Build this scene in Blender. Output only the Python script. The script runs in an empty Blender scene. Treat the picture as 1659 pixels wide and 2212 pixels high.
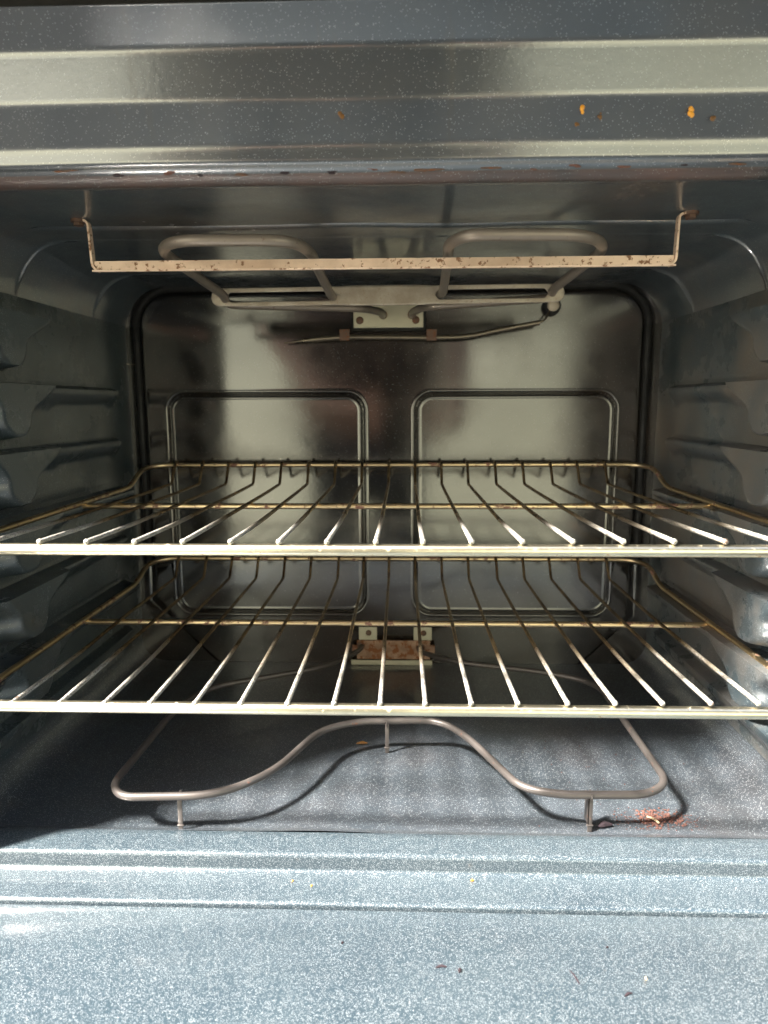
import bpy, bmesh, math, random
from mathutils import Vector, Matrix, noise

# ------------------------------------------------------------------ camera, light, exposure
S = bpy.context.scene
COL = S.collection
FPX, CX, CY = 1475.0, 829.5, 1106.0            # focal length and centre for the photo at 1659 x 2212
VPX, VPY, ROLL = 876.0, 873.0, -0.004
th = math.atan((CY - VPY) / FPX)
ps = math.atan((VPX - CX) / FPX * math.cos(th))
F = Vector((-math.sin(ps) * math.cos(th), math.cos(ps) * math.cos(th), -math.sin(th)))
R0 = Vector((math.cos(ps), math.sin(ps), 0))
U0 = R0.cross(F)
R = math.cos(ROLL) * R0 + math.sin(ROLL) * U0
U = -math.sin(ROLL) * R0 + math.cos(ROLL) * U0

cd = bpy.data.cameras.new('camera')
cam = bpy.data.objects.new('camera', cd)
COL.objects.link(cam)
cam.matrix_world = Matrix(((R.x, U.x, -F.x, 0), (R.y, U.y, -F.y, 0), (R.z, U.z, -F.z, 0), (0, 0, 0, 1)))
cd.sensor_fit = 'VERTICAL'
cd.sensor_height = 36.0
cd.sensor_width = 27.0
cd.lens = 36.0 * FPX / 2212.0
cd.clip_start = 0.01
cd.clip_end = 400
cd.dof.use_dof = True
cd.dof.focus_distance = 0.56
cd.dof.aperture_fstop = 7.5
S.camera = cam

SUN_DIR = Vector((0.75, 0.43, -1.0)).normalized()     # the way the sunlight travels
w = bpy.data.worlds.new('World')
S.world = w
w.use_nodes = True
nt = w.node_tree
nt.nodes.clear()
sky = nt.nodes.new('ShaderNodeTexSky')
sky.sky_type = 'NISHITA'
sky.sun_disc = False
sky.sun_elevation = math.asin(-SUN_DIR.z)
sky.sun_rotation = math.atan2(-SUN_DIR.x, -SUN_DIR.y)
sky.air_density = 1.0
sky.dust_density = 4.0
sky.ozone_density = 0.4
bg = nt.nodes.new('ShaderNodeBackground')
bg.inputs['Strength'].default_value = 0.085
wo = nt.nodes.new('ShaderNodeOutputWorld')
nt.links.new(sky.outputs[0], bg.inputs[0])
nt.links.new(bg.outputs[0], wo.inputs[0])
sd = bpy.data.lights.new('sun', 'SUN')
sd.energy = 5.0
sd.angle = math.radians(6.5)
sd.color = (1.0, 0.94, 0.85)
sun = bpy.data.objects.new('sun', sd)
sun.rotation_euler = SUN_DIR.to_track_quat('-Z', 'Y').to_euler()
sun.location = (-3, -2, 5)
COL.objects.link(sun)

S.view_settings.view_transform = 'Standard'
S.view_settings.look = 'None'
S.view_settings.gamma = 1
S.view_settings.use_curve_mapping = False
S.view_settings.exposure = 2.75
S.render.engine = 'CYCLES'
S.cycles.max_bounces = 10
S.cycles.diffuse_bounces = 5
S.cycles.glossy_bounces = 6
S.cycles.caustics_reflective = True
S.cycles.blur_glossy = 0.6
S.cycles.sample_clamp_indirect = 6
S.cycles.use_denoising = True
S.cycles.use_adaptive_sampling = False

# ------------------------------------------------------------------ pixel rays (photo at 1659 x 2212) to points on planes
def ray(x, y):
    return (x - CX) / FPX * R - (y - CY) / FPX * U + F
def atY(x, y, Y):
    d = ray(x, y); return d * (Y / d.y)
def atZ(x, y, Z):
    d = ray(x, y); return d * (Z / d.z)
def atX(x, y, X):
    d = ray(x, y); return d * (X / d.x)
def sm(a, b, x):
    t = max(0.0, min(1.0, (x - a) / (b - a))); return t * t * (3 - 2 * t)
def fbm(x, y, z=0.0, s=1.0):
    return noise.noise(Vector((x * s, y * s, z * s)))

# ------------------------------------------------------------------ node helpers and materials
def new_mat(name):
    m = bpy.data.materials.new(name); m.use_nodes = True
    t = m.node_tree; b = t.nodes['Principled BSDF']
    return m, t, b
def N(t, typ, **kw):
    n = t.nodes.new(typ)
    for k, v in kw.items():
        setattr(n, k, v)
    return n
def L(t, a, b): t.links.new(a, b)
def coords(t):
    return N(t, 'ShaderNodeTexCoord').outputs['Object']
def noise_n(t, co, scale, detail=3, rough=0.6):
    n = N(t, 'ShaderNodeTexNoise'); n.inputs['Scale'].default_value = scale
    n.inputs['Detail'].default_value = detail; n.inputs['Roughness'].default_value = rough
    L(t, co, n.inputs['Vector']); return n.outputs['Fac']
def ramp(t, fac, stops):
    n = N(t, 'ShaderNodeValToRGB'); e = n.color_ramp.elements
    while len(e) < len(stops): e.new(0.5)
    for el, (p, c) in zip(e, stops):
        el.position = p; el.color = (c, c, c, 1) if not isinstance(c, tuple) else (*c, 1)
    L(t, fac, n.inputs[0]); return n.outputs[0]
def mixc(t, fac, a, b):
    n = N(t, 'ShaderNodeMix', data_type='RGBA')
    for k, v in ((0, fac), (6, a), (7, b)):
        if hasattr(v, 'links'): L(t, v, n.inputs[k])
        elif k == 0: n.inputs[k].default_value = v
        else: n.inputs[k].default_value = (*v, 1)
    return n.outputs[2]
def math_n(t, op, a, b=None):
    n = N(t, 'ShaderNodeMath', operation=op)
    for k, v in ((0, a), (1, b)):
        if v is None: continue
        if hasattr(v, 'links'): L(t, v, n.inputs[k])
        else: n.inputs[k].default_value = v
    return n.outputs[0]
def bump_n(t, h, strength, dist, normal=None):
    n = N(t, 'ShaderNodeBump'); n.inputs['Strength'].default_value = strength
    n.inputs['Distance'].default_value = dist; L(t, h, n.inputs['Height'])
    if normal is not None: L(t, normal, n.inputs['Normal'])
    return n.outputs[0]
def stretch(t, co, sx, sy, sz):
    n = N(t, 'ShaderNodeMapping'); n.inputs['Scale'].default_value = (sx, sy, sz)
    L(t, co, n.inputs['Vector']); return n.outputs[0]

def enamel(name, base, tint, rough, fleck=0.10, fleck_scale=1100, coat_rough=0.12, dirt=0.3, dirt_col=(0.05, 0.038, 0.028),
           ior=1.55, coat_ior=1.9, peel=0.25, flake_metal=0.0, fleck_mix=0.5, spec=0.5, drip=0.0, coat_bump=0.10):
    """porcelain enamel: dark ground, pale flecks, baked-on grime, orange peel"""
    m, t, b = new_mat(name)
    co = coords(t)
    v = N(t, 'ShaderNodeTexVoronoi', feature='F1'); v.inputs['Scale'].default_value = fleck_scale
    L(t, co, v.inputs['Vector'])
    rnd = N(t, 'ShaderNodeSeparateColor'); L(t, v.outputs['Color'], rnd.inputs[0])
    pick = math_n(t, 'LESS_THAN', rnd.outputs[0], fleck)
    near = math_n(t, 'LESS_THAN', v.outputs['Distance'], 0.42)
    fl = math_n(t, 'MULTIPLY', pick, near)
    v2 = N(t, 'ShaderNodeTexVoronoi', feature='F1'); v2.inputs['Scale'].default_value = fleck_scale * 0.33
    L(t, co, v2.inputs['Vector'])
    r2 = N(t, 'ShaderNodeSeparateColor'); L(t, v2.outputs['Color'], r2.inputs[0])
    big = math_n(t, 'MULTIPLY', math_n(t, 'LESS_THAN', r2.outputs[1], fleck * 0.06), math_n(t, 'LESS_THAN', v2.outputs['Distance'], 0.22))
    fl = math_n(t, 'MAXIMUM', fl, big)
    tone = ramp(t, noise_n(t, co, 14, 5, 0.6), [(0.3, 0.0), (0.7, 1.0)])
    c = mixc(t, tone, base, tint)
    g = ramp(t, noise_n(t, stretch(t, co, 1, 1, 1), 7, 7, 0.68), [(0.52 - 0.1 * dirt, 0.0), (0.78 - 0.1 * dirt, 1.0)])
    gf = math_n(t, 'MULTIPLY', g, dirt)
    if drip:
        dn = noise_n(t, stretch(t, co, 95, 14, 11), 1.0, 4, 0.6)
        gf = math_n(t, 'MAXIMUM', gf, math_n(t, 'MULTIPLY', ramp(t, dn, [(0.60, 0.0), (0.72, 1.0)]), drip))
    c = mixc(t, gf, c, dirt_col)
    c = mixc(t, math_n(t, 'MULTIPLY', fl, fleck_mix), c, (0.50, 0.54, 0.57))
    L(t, c, b.inputs['Base Color'])
    b.inputs['IOR'].default_value = ior
    b.inputs['Specular IOR Level'].default_value = spec
    sm_ = ramp(t, noise_n(t, co, 22, 6, 0.7), [(0.35, rough * 0.85), (0.7, min(1.0, rough * 1.25))])
    L(t, sm_, b.inputs['Roughness'])
    b.inputs['Metallic'].default_value = flake_metal
    n1 = bump_n(t, rnd.outputs[1], peel, 0.0004)
    L(t, n1, b.inputs['Normal'])
    b.inputs['Coat Weight'].default_value = 1.0
    b.inputs['Coat IOR'].default_value = coat_ior
    cr = math_n(t, 'ADD', ramp(t, noise_n(t, co, 9, 6, 0.7), [(0.4, coat_rough), (0.75, coat_rough * 1.7)]), math_n(t, 'MULTIPLY', gf, 0.22))
    L(t, cr, b.inputs['Coat Roughness'])
    L(t, bump_n(t, noise_n(t, co, 260, 2, 0.5), coat_bump, 0.0006), b.inputs['Coat Normal'])
    return m

def metal(name, col, rough, metallic=1.0, rust=0.0, rust_col=(0.16, 0.06, 0.025), spot_scale=160, bump=0.2, bscale=500, grime=0.0, grime_col=(0.05, 0.035, 0.02)):
    m, t, b = new_mat(name)
    co = coords(t)
    a = noise_n(t, co, 40, 4)
    c = mixc(t, a, tuple(x * 0.72 for x in col), tuple(min(1, x * 1.12) for x in col))
    if grime:
        gm = math_n(t, 'MULTIPLY', ramp(t, noise_n(t, co, 30, 5, 0.7), [(0.45, 0.0), (0.62, 1.0)]), grime)
        c = mixc(t, gm, c, grime_col)
    if rust:
        r = ramp(t, noise_n(t, co, spot_scale, 5, 0.65), [(0.66 - 0.25 * rust, 0.0), (0.71 - 0.25 * rust, 1.0)])
        c = mixc(t, r, c, rust_col)
        b_m = math_n(t, 'SUBTRACT', metallic, math_n(t, 'MULTIPLY', r, metallic * 0.9))
        L(t, b_m, b.inputs['Metallic'])
        L(t, math_n(t, 'ADD', math_n(t, 'MULTIPLY', r, 0.4), rough), b.inputs['Roughness'])
    else:
        b.inputs['Metallic'].default_value = metallic
        L(t, ramp(t, noise_n(t, co, 60, 4), [(0.3, rough * 0.8), (0.7, rough * 1.3)]), b.inputs['Roughness'])
    L(t, c, b.inputs['Base Color'])
    L(t, bump_n(t, noise_n(t, co, bscale, 3), bump, 0.0005), b.inputs['Normal'])
    return m

def wire_mat():
    """nickel wire, heat-tinted at the back of the oven, pale scale and painted-in sunlight towards the front"""
    m, t, b = new_mat('rack_wire_metal')
    co = coords(t)
    sx = N(t, 'ShaderNodeSeparateXYZ'); L(t, co, sx.inputs[0])
    n1 = noise_n(t, co, 750, 4, 0.8)
    front = N(t, 'ShaderNodeMapRange'); L(t, math_n(t, 'ADD', sx.outputs[1], math_n(t, 'MULTIPLY', noise_n(t, co, 14, 2), 0.16)), front.inputs['Value'])
    front.inputs['From Min'].default_value = -0.07; front.inputs['From Max'].default_value = 0.02
    front.inputs['To Min'].default_value = 1.0; front.inputs['To Max'].default_value = 0.0
    sunlit_crust = math_n(t, 'MULTIPLY', ramp(t, n1, [(0.42, 0.1), (0.53, 1.0)]), front.outputs[0])  # pale scale kept to the sunlit front, painting the sun's brightness in
    c = mixc(t, ramp(t, noise_n(t, co, 45, 4), [(0.35, 0.0), (0.65, 1.0)]), (0.44, 0.32, 0.17), (0.17, 0.11, 0.06))
    c = mixc(t, sunlit_crust, mixc(t, front.outputs[0], c, (0.16, 0.15, 0.13)), (0.50, 0.48, 0.43))
    rr = ramp(t, noise_n(t, co, 60, 5, 0.7), [(0.60, 0.0), (0.68, 0.8)])
    c = mixc(t, rr, c, (0.10, 0.045, 0.025))
    L(t, c, b.inputs['Base Color'])
    L(t, math_n(t, 'SUBTRACT', 0.95, math_n(t, 'MULTIPLY', sunlit_crust, 0.8)), b.inputs['Metallic'])
    L(t, math_n(t, 'ADD', 0.26, math_n(t, 'MULTIPLY', sunlit_crust, 0.4)), b.inputs['Roughness'])
    L(t, bump_n(t, n1, 0.6, 0.0008), b.inputs['Normal'])
    return m

M = {}
M['liner'] = enamel('dark_oven_enamel', (0.028, 0.041, 0.047), (0.042, 0.058, 0.065), 0.45, fleck=0.08, fleck_scale=1500, coat_rough=0.19, dirt=0.5, dirt_col=(0.045, 0.038, 0.028), coat_ior=1.55, fleck_mix=0.5)
M['ceiling'] = enamel('glossy_ceiling_enamel', (0.046, 0.062, 0.072), (0.070, 0.086, 0.098), 0.45, fleck=0.05, fleck_scale=1500, coat_rough=0.10, dirt=0.8, dirt_col=(0.110, 0.080, 0.062), coat_ior=1.85, fleck_mix=0.4)
M['liner_grimy'] = enamel('grimy_oven_enamel', (0.032, 0.047, 0.056), (0.048, 0.066, 0.076), 0.5, fleck=0.10, fleck_scale=1500, coat_rough=0.20, dirt=0.95, dirt_col=(0.15, 0.118, 0.090), coat_ior=1.6, fleck_mix=0.5)
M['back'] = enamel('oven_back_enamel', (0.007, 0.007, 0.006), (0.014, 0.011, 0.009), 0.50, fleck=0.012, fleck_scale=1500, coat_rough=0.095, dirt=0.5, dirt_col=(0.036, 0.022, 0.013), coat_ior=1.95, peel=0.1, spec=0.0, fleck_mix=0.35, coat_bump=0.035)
M['floor'] = enamel('oven_floor_enamel', (0.038, 0.049, 0.060), (0.056, 0.068, 0.083), 0.40, fleck=0.20, fleck_scale=1450, coat_rough=0.11, dirt=0.5, dirt_col=(0.042, 0.028, 0.020), peel=1.0, coat_ior=1.6, fleck_mix=0.55)
M['frame'] = enamel('oven_frame_enamel', (0.040, 0.048, 0.058), (0.060, 0.070, 0.082), 0.40, fleck=0.07, fleck_scale=1500, coat_rough=0.12, dirt=0.45, dirt_col=(0.055, 0.048, 0.036), coat_ior=2.2, peel=0.6, drip=0.35)
M['lip'] = enamel('rust_stained_enamel', (0.022, 0.022, 0.023), (0.04, 0.032, 0.030), 0.5, fleck=0.04, fleck_scale=1500, coat_rough=0.22, dirt=1.0, dirt_col=(0.085, 0.038, 0.026), coat_ior=1.5, drip=0.8)
M['sill'] = enamel('oven_sill_enamel', (0.023, 0.040, 0.054), (0.036, 0.057, 0.072), 0.40, fleck=0.36, fleck_scale=2000, coat_rough=0.085, dirt=0.12, dirt_col=(0.05, 0.05, 0.045), peel=1.0, coat_ior=1.65, fleck_mix=0.60)
M['rack_bar'] = metal('rack_bar_nickel', (0.86, 0.79, 0.60), 0.30, 1.0, rust=0.12, rust_col=(0.38, 0.27, 0.17), spot_scale=240, bump=0.25)
M['rack_rod'] = metal('rack_rod_heat_tinted', (0.72, 0.56, 0.34), 0.30, 1.0, rust=0.42, rust_col=(0.20, 0.10, 0.07), spot_scale=90, bump=0.3)
M['wire'] = wire_mat()
M['element'] = metal('heating_element_sheath', (0.115, 0.102, 0.096), 0.42, 0.45, rust=0.1, rust_col=(0.15, 0.08, 0.06), bump=0.2, bscale=700)
M['broil'] = metal('broil_element_sheath', (0.22, 0.185, 0.155), 0.42, 0.4, rust=0.1, rust_col=(0.12, 0.08, 0.06), bump=0.2, bscale=700)
M['bar'] = metal('broiler_hanger_metal', (0.74, 0.56, 0.44), 0.50, 0.25, rust=0.34, rust_col=(0.22, 0.11, 0.06), spot_scale=230, grime=0.35, grime_col=(0.40, 0.24, 0.15), bump=0.4)
M['galv'] = metal('galvanised_plate', (0.40, 0.35, 0.29), 0.42, 0.5, grime=0.5, grime_col=(0.20, 0.16, 0.12), rust=0.25, rust_col=(0.26, 0.20, 0.15), spot_scale=380, bump=0.3)
M['block'] = metal('terminal_plate', (0.50, 0.47, 0.36), 0.42, 0.5, bump=0.15)
M['rusty'] = metal('rusted_plate', (0.40, 0.25, 0.17), 0.6, 0.15, grime=0.7, grime_col=(0.16, 0.085, 0.05), rust=0.60, rust_col=(0.20, 0.075, 0.028), spot_scale=130, bump=0.5)
M['screw'] = metal('rusted_screw', (0.12, 0.07, 0.05), 0.6, 0.3, rust=0.5, bump=0.4)
M['probe'] = metal('probe_tube', (0.20, 0.17, 0.13), 0.32, 0.8, bump=0.15)
M['ceramic'] = metal('ceramic_bead', (0.55, 0.47, 0.36), 0.5, 0.0, bump=0.1)
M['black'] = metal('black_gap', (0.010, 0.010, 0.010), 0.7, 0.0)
M['panel'] = metal('control_panel_paint', (0.30, 0.25, 0.22), 0.35, 0.3, bump=0.05)
M['skin'] = metal('skin', (0.50, 0.27, 0.17), 0.55, 0.0, bump=0.05)
M['shirt'] = metal('dark_shirt_cloth', (0.060, 0.034, 0.026), 0.9, 0.0, bump=0.3)
M['jeans'] = metal('dark_trousers_cloth', (0.018, 0.025, 0.038), 0.9, 0.0, bump=0.3)
M['hair'] = metal('dark_hair', (0.025, 0.018, 0.012), 0.5, 0.0, bump=0.6)
M['crumb'] = metal('rust_crumb', (0.13, 0.060, 0.047), 0.9, 0.0, bump=0.5)
M['char'] = metal('charred_crumb', (0.025, 0.015, 0.02), 0.8, 0.0)
M['straw'] = metal('pale_crumb', (0.62, 0.48, 0.30), 0.8, 0.0)
M['amber'] = metal('baked_fat', (0.75, 0.33, 0.03), 0.25, 0.0)
M['brownfat'] = metal('brown_baked_fat', (0.16, 0.07, 0.015), 0.35, 0.0)

# ------------------------------------------------------------------ object helpers
def tag(o, label=None, cat=None, group=None, kind=None):
    if label: o['label'] = label
    if cat: o['category'] = cat
    if group: o['group'] = group
    if kind: o['kind'] = kind
    return o
def empty(name, loc, label, cat, group=None):
    o = bpy.data.objects.new(name, None); COL.objects.link(o); o.location = loc
    o.empty_display_size = 0.05
    return tag(o, label, cat, group)
def obj(name, bm, mat, parent=None, smooth=True, label=None, normals=True):
    if normals: bmesh.ops.recalc_face_normals(bm, faces=bm.faces)
    me = bpy.data.meshes.new(name); 
    if parent is not None:                      # geometry is written in scene coordinates
        p = parent; off = Vector((0, 0, 0))
        while p is not None:
            off += p.location; p = p.parent
        bmesh.ops.translate(bm, verts=bm.verts, vec=-off)
    if smooth:
        for f in bm.faces: f.smooth = True
        for e in bm.edges:
            if len(e.link_faces) == 2 and e.calc_face_angle(0) > math.radians(48): e.smooth = False
    bm.to_mesh(me); bm.free()
    o = bpy.data.objects.new(name, me); COL.objects.link(o)
    o.data.materials.append(mat)
    if parent is not None: o.parent = parent
    if label: o['label'] = label
    return o
def box(bm, x0, x1, y0, y1, z0, z1, bev=0.0):
    r = bmesh.ops.create_cube(bm, size=1)
    vs = r['verts']
    for v in vs:
        v.co = Vector(((x0 + x1) / 2 + v.co.x * (x1 - x0), (y0 + y1) / 2 + v.co.y * (y1 - y0), (z0 + z1) / 2 + v.co.z * (z1 - z0)))
    if bev:
        es = {e for v in vs for e in v.link_edges}
        bmesh.ops.bevel(bm, geom=list(es), offset=bev, segments=2, affect='EDGES', profile=0.5)
def fillet(pts, r, n=6):
    """round the corners of a polyline; r is one radius or one per point"""
    pts = [Vector(p) for p in pts]; out = [pts[0]]
    for i in range(1, len(pts) - 1):
        rr = r[i] if isinstance(r, (list, tuple)) else r
        a, b, c = pts[i - 1], pts[i], pts[i + 1]
        u, v = (a - b), (c - b); d = min(rr, u.length * 0.49, v.length * 0.49)
        p, q = b + u.normalized() * d, b + v.normalized() * d
        for k in range(n + 1):
            s = k / n; out.append((1 - s) ** 2 * p + 2 * s * (1 - s) * b + s * s * q)
    out.append(pts[-1]); return out
def tube(bm, pts, rad, seg=12, cap=True, rads=None, jitter=0.0):
    pts = [Vector(p) for p in pts]
    q = [pts[0]]
    for p in pts[1:]:
        if (p - q[-1]).length > 1e-6: q.append(p)
    pts = q; rings = []
    t0 = (pts[1] - pts[0]).normalized()
    up = Vector((0, 0, 1)) if abs(t0.z) < 0.9 else Vector((1, 0, 0))
    n = (up - t0 * up.dot(t0)).normalized()
    for i, p in enumerate(pts):
        if i == 0: t = t0
        elif i == len(pts) - 1: t = (pts[i] - pts[i - 1]).normalized()
        else: t = ((pts[i + 1] - p).normalized() + (p - pts[i - 1]).normalized()).normalized()
        n = (n - t * n.dot(t)).normalized(); bq = t.cross(n)
        rr = rads[i] if rads else rad
        if jitter: rr *= 1 + jitter * noise.noise(p * 160)
        rings.append([bm.verts.new(p + rr * (math.cos(a) * n + math.sin(a) * bq)) for a in [2 * math.pi * k / seg for k in range(seg)]])
    for a, b in zip(rings, rings[1:]):
        for k in range(seg):
            bm.faces.new((a[k], a[(k + 1) % seg], b[(k + 1) % seg], b[k]))
    if cap:
        bm.faces.new(rings[0][::-1]); bm.faces.new(rings[-1])
def densify(pts, step):
    out = [Vector(pts[0])]
    for a, b in zip(pts, pts[1:]):
        a, b = Vector(a), Vector(b); k = max(1, int((b - a).length / step))
        for i in range(1, k + 1): out.append(a.lerp(b, i / k))
    return out
def ball(bm, c, r, sc=(1, 1, 1), sub=2):
    res = bmesh.ops.create_icosphere(bm, subdivisions=sub, radius=1)
    for v in res['verts']:
        v.co = Vector((c[0] + v.co.x * r * sc[0], c[1] + v.co.y * r * sc[1], c[2] + v.co.z * r * sc[2]))
def grid(bm, nu, nv, fn):
    vs = [[bm.verts.new(fn(i / nu, j / nv)) for j in range(nv + 1)] for i in range(nu + 1)]
    for i in range(nu):
        for j in range(nv):
            bm.faces.new((vs[i][j], vs[i + 1][j], vs[i + 1][j + 1], vs[i][j + 1]))
    return vs
def extrude_x(bm, prof, x0, x1, nx=60, wob=0.0):
    def fn(u, v):
        k = v * (len(prof) - 1); i = min(int(round(k)), len(prof) - 1)
        p = prof[i]; x = x0 + (x1 - x0) * u
        wv = wob * fbm(x, p[0], p[1], 9)
        return Vector((x, p[0] + wv, p[1] + wob * fbm(x, p[1], p[0] + 5, 8)))
    grid(bm, nx, len(prof) - 1, fn)
def round_prof(pts, r, n=5):
    return [(p.y, p.z) for p in fillet([(0, a, b) for a, b in pts], r, n)]

# ------------------------------------------------------------------ key sizes (metres; the lens is the origin)
XL, XR = -0.3420, 0.3070               # side walls
XC = (XL + XR) / 2
YB = 0.84                              # back panel
ZF, ZC = -0.330, 0.143                 # oven floor and ceiling
YF = 0.480                             # front edge of the oven floor
GR = -0.95                             # ground
Z_TOP, Z_LOW = -0.0935, -0.2080        # rack bars
GUIDES = [0.0215, -0.036, -0.0935, -0.1508, -0.2080, -0.2650]

# ------------------------------------------------------------------ ground around the oven, and pieces added for its reflections
def simple_mat(name, c1, c2, scale, rough=0.8):
    m, t, b = new_mat(name); co = coords(t)
    L(t, mixc(t, ramp(t, noise_n(t, co, scale, 6), [(0.3, 0.0), (0.7, 1.0)]), c1, c2), b.inputs['Base Color'])
    b.inputs['Roughness'].default_value = rough
    L(t, bump_n(t, noise_n(t, co, scale * 6, 4), 0.3, 0.004), b.inputs['Normal'])
    return m
bm = bmesh.new()
grid(bm, 20, 20, lambda u, v: Vector((-80 + 160 * u, -80 + 160 * v, GR - 0.01)))
g = obj('ground', bm, simple_mat('grass_ground', (0.05, 0.10, 0.02), (0.10, 0.14, 0.04), 6)); tag(g, kind='structure')
bm = bmesh.new(); box(bm, -6, 7, -2.6, 3.0, GR - 0.2, GR)
g = obj('driveway', bm, simple_mat('dark_asphalt', (0.075, 0.072, 0.068), (0.12, 0.115, 0.105), 3), smooth=False); tag(g, kind='structure')
bm = bmesh.new()                                 # pale bank added behind the photographer to brighten the reflections
grid(bm, 40, 24, lambda u, v: Vector((-9 + 18 * u, -2.6 - 9.5 * v, GR + 8.2 * (0.35 * v + 0.65 * v * v) - 0.004 * (v == 0) + 0.10 * v * fbm(u * 9, v * 4, 1, 1))))
g = obj('reflection_bank', bm, simple_mat('pale_reflection_bank', (0.28, 0.29, 0.20), (0.47, 0.47, 0.34), 0.7)); tag(g, kind='structure')

hw = empty('sky_blocker', (0.5, -2.2, GR), 'dark boarded slab on posts, added behind the photographer to block sky, mirrored in the oven enamel', 'sky_blocker')  # unseen slab added to cut sky light and darken reflections
bm = bmesh.new(); box(bm, -4.2, 5.0, -3.3, -0.95, 2.00, 2.12); obj('blocker_slab', bm, simple_mat('dark_blocker_boards', (0.05, 0.042, 0.036), (0.09, 0.075, 0.06), 4), hw, smooth=False)
for px_ in (-4.0, 4.8):
    bm = bmesh.new(); box(bm, px_ - .06, px_ + .06, -3.2, -3.08, GR, 2.0); obj('blocker_post', bm, simple_mat('post_wood', (0.10, 0.07, 0.05), (0.14, 0.10, 0.07), 6), hw, smooth=False)

# ------------------------------------------------------------------ the person holding the phone camera (seen only as a dark mirror image)
pe = empty('person', (-0.08, -0.42, GR), 'standing person in a dark shirt holding a phone low in front of the oven', 'person')
def skin_body(name, verts, edges, mat, sub=2):
    me = bpy.data.meshes.new(name); off = Vector(pe.location)
    if name in ('body', 'shirt', 'trousers'):
        verts = [(v[0] + (0.03 if v[0] > bx_ + .15 else -0.035 if v[0] < bx_ - .15 else 0), v[1], zz_(v[2]) if (v[1] < -.2) else v[2], v[3] * 1.15, (v[4] if len(v) > 4 else v[3]) * 1.1) for v in verts]
    me.from_pydata([Vector(v[:3]) - off for v in verts], edges, []); o = bpy.data.objects.new(name, me); COL.objects.link(o); o.parent = pe
    o.data.materials.append(mat)
    md = o.modifiers.new('skin', 'SKIN'); sv = me.skin_vertices[0].data
    for q, v in zip(sv, verts): q.radius = (v[3], v[4] if len(v) > 4 else v[3])
    sv[0].use_root = True
    s_ = o.modifiers.new('smooth', 'SUBSURF'); s_.levels = sub; s_.render_levels = sub; md.use_smooth_shade = True
    return o
bx_ = -0.125
def zz_(z): return z * 1.50 + 0.04 if z > -0.15 else z + 0.04 * (0.95 + z) / 0.8
bv = [(bx_, -.40, -.10, .20, .11), (bx_, -.41, .05, .205, .12), (bx_, -.41, .22, .205, .12), (bx_, -.40, .38, .12, .08), (bx_, -.39, .46, .05, .05), (bx_, -.37, .53, .062, .07), (bx_, -.37, .62, .075, .09), (bx_, -.37, .68, .05, .06),
      (bx_ - .19, -.40, .38, .055), (bx_ - .24, -.36, .14, .042), (bx_ - .10, -.14, -.01, .030), (-.075, -.055, -.02, .024),
      (bx_ + .19, -.40, .38, .055), (bx_ + .25, -.36, .14, .042), (bx_ + .22, -.15, -.04, .030), (.075, -.055, -.05, .024),
      (bx_ - .09, -.40, -.20, .085), (bx_ - .11, -.36, -.53, .058), (bx_ - .12, -.42, -.88, .038), (bx_ - .13, -.30, -.915, .030),
      (bx_ + .09, -.40, -.20, .085), (bx_ + .11, -.36, -.53, .058), (bx_ + .12, -.42, -.88, .038), (bx_ + .13, -.30, -.915, .030)]
be_ = [(0, 1), (1, 2), (2, 3), (3, 4), (4, 5), (5, 6), (6, 7), (3, 8), (8, 9), (9, 10), (10, 11), (3, 12), (12, 13), (13, 14), (14, 15), (0, 16), (16, 17), (17, 18), (18, 19), (0, 20), (20, 21), (21, 22), (22, 23)]
skin_body('body', bv, be_, M['skin'])
g_ = 0.014
skin_body('shirt', [(v[0], v[1], v[2], v[3] + g_, (v[4] if len(v) > 4 else v[3]) + g_) for v in (bv[0], bv[1], bv[2], bv[3], bv[8], (bx_ - .225, -.375, .22, .046), bv[12], (bx_ + .23, -.375, .22, .046))],
          [(0, 1), (1, 2), (2, 3), (3, 4), (4, 5), (3, 6), (6, 7)], M['shirt'])
skin_body('trousers', [(v[0], v[1], v[2], v[3] + g_ * .9, (v[4] if len(v) > 4 else v[3]) + g_ * .9) for v in ((bx_, -.40, -.10, .14, .10), bv[16], bv[17], (bx_ - .12, -.41, -.83, .045), bv[20], bv[21], (bx_ + .12, -.41, -.83, .045))],
          [(0, 1), (1, 2), (2, 3), (0, 4), (4, 5), (5, 6)], M['jeans'])
bm = bmesh.new(); ball(bm, (bx_, -.395, .635 * 1.50 + 0.03), 0.104, (0.95, 1.0, 1.0), 3)
for v in list(bm.verts):
    if v.co.y > -.345 and v.co.z < 1.01: v.co.y = -.345
obj('hair', bm, M['hair'], pe)
for sx, x0, z0 in ((-1, -.075, -.02), (1, .075, -.05)):
    for k in range(4):
        zz = z0 - 0.030 + 0.020 * k; l = (.9, 1, .95, .8)[k]
        skin_body('finger', [(x0, -.050, zz, .009), (x0 + sx * .004, -.030, zz, .0085), (x0 - sx * .008, -.010 - .004, zz + .002, .008), (x0 - sx * .022 * l, -.006 - .008, zz + .004, .0065)], [(0, 1), (1, 2), (2, 3)], M['skin'], 1)
    skin_body('thumb', [(x0, -.052, z0 + .01, .011), (x0 - sx * .010, -.040, z0 + .028, .010), (x0 - sx * .024, -.030, z0 + .034, .0085)], [(0, 1), (1, 2)], M['skin'], 1)
bm = bmesh.new(); box(bm, -0.060, 0.016, -0.028, -0.020, -0.125, 0.020, 0.002)
tag(obj('phone', bm, M['black'], smooth=False), 'black phone held up in both hands of the standing person', 'phone')

# ------------------------------------------------------------------ the range
rg = empty('kitchen_range', (XC, 0.62, GR), 'dark enamelled kitchen range with its oven door open, standing outdoors in the sun', 'oven')

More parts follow.
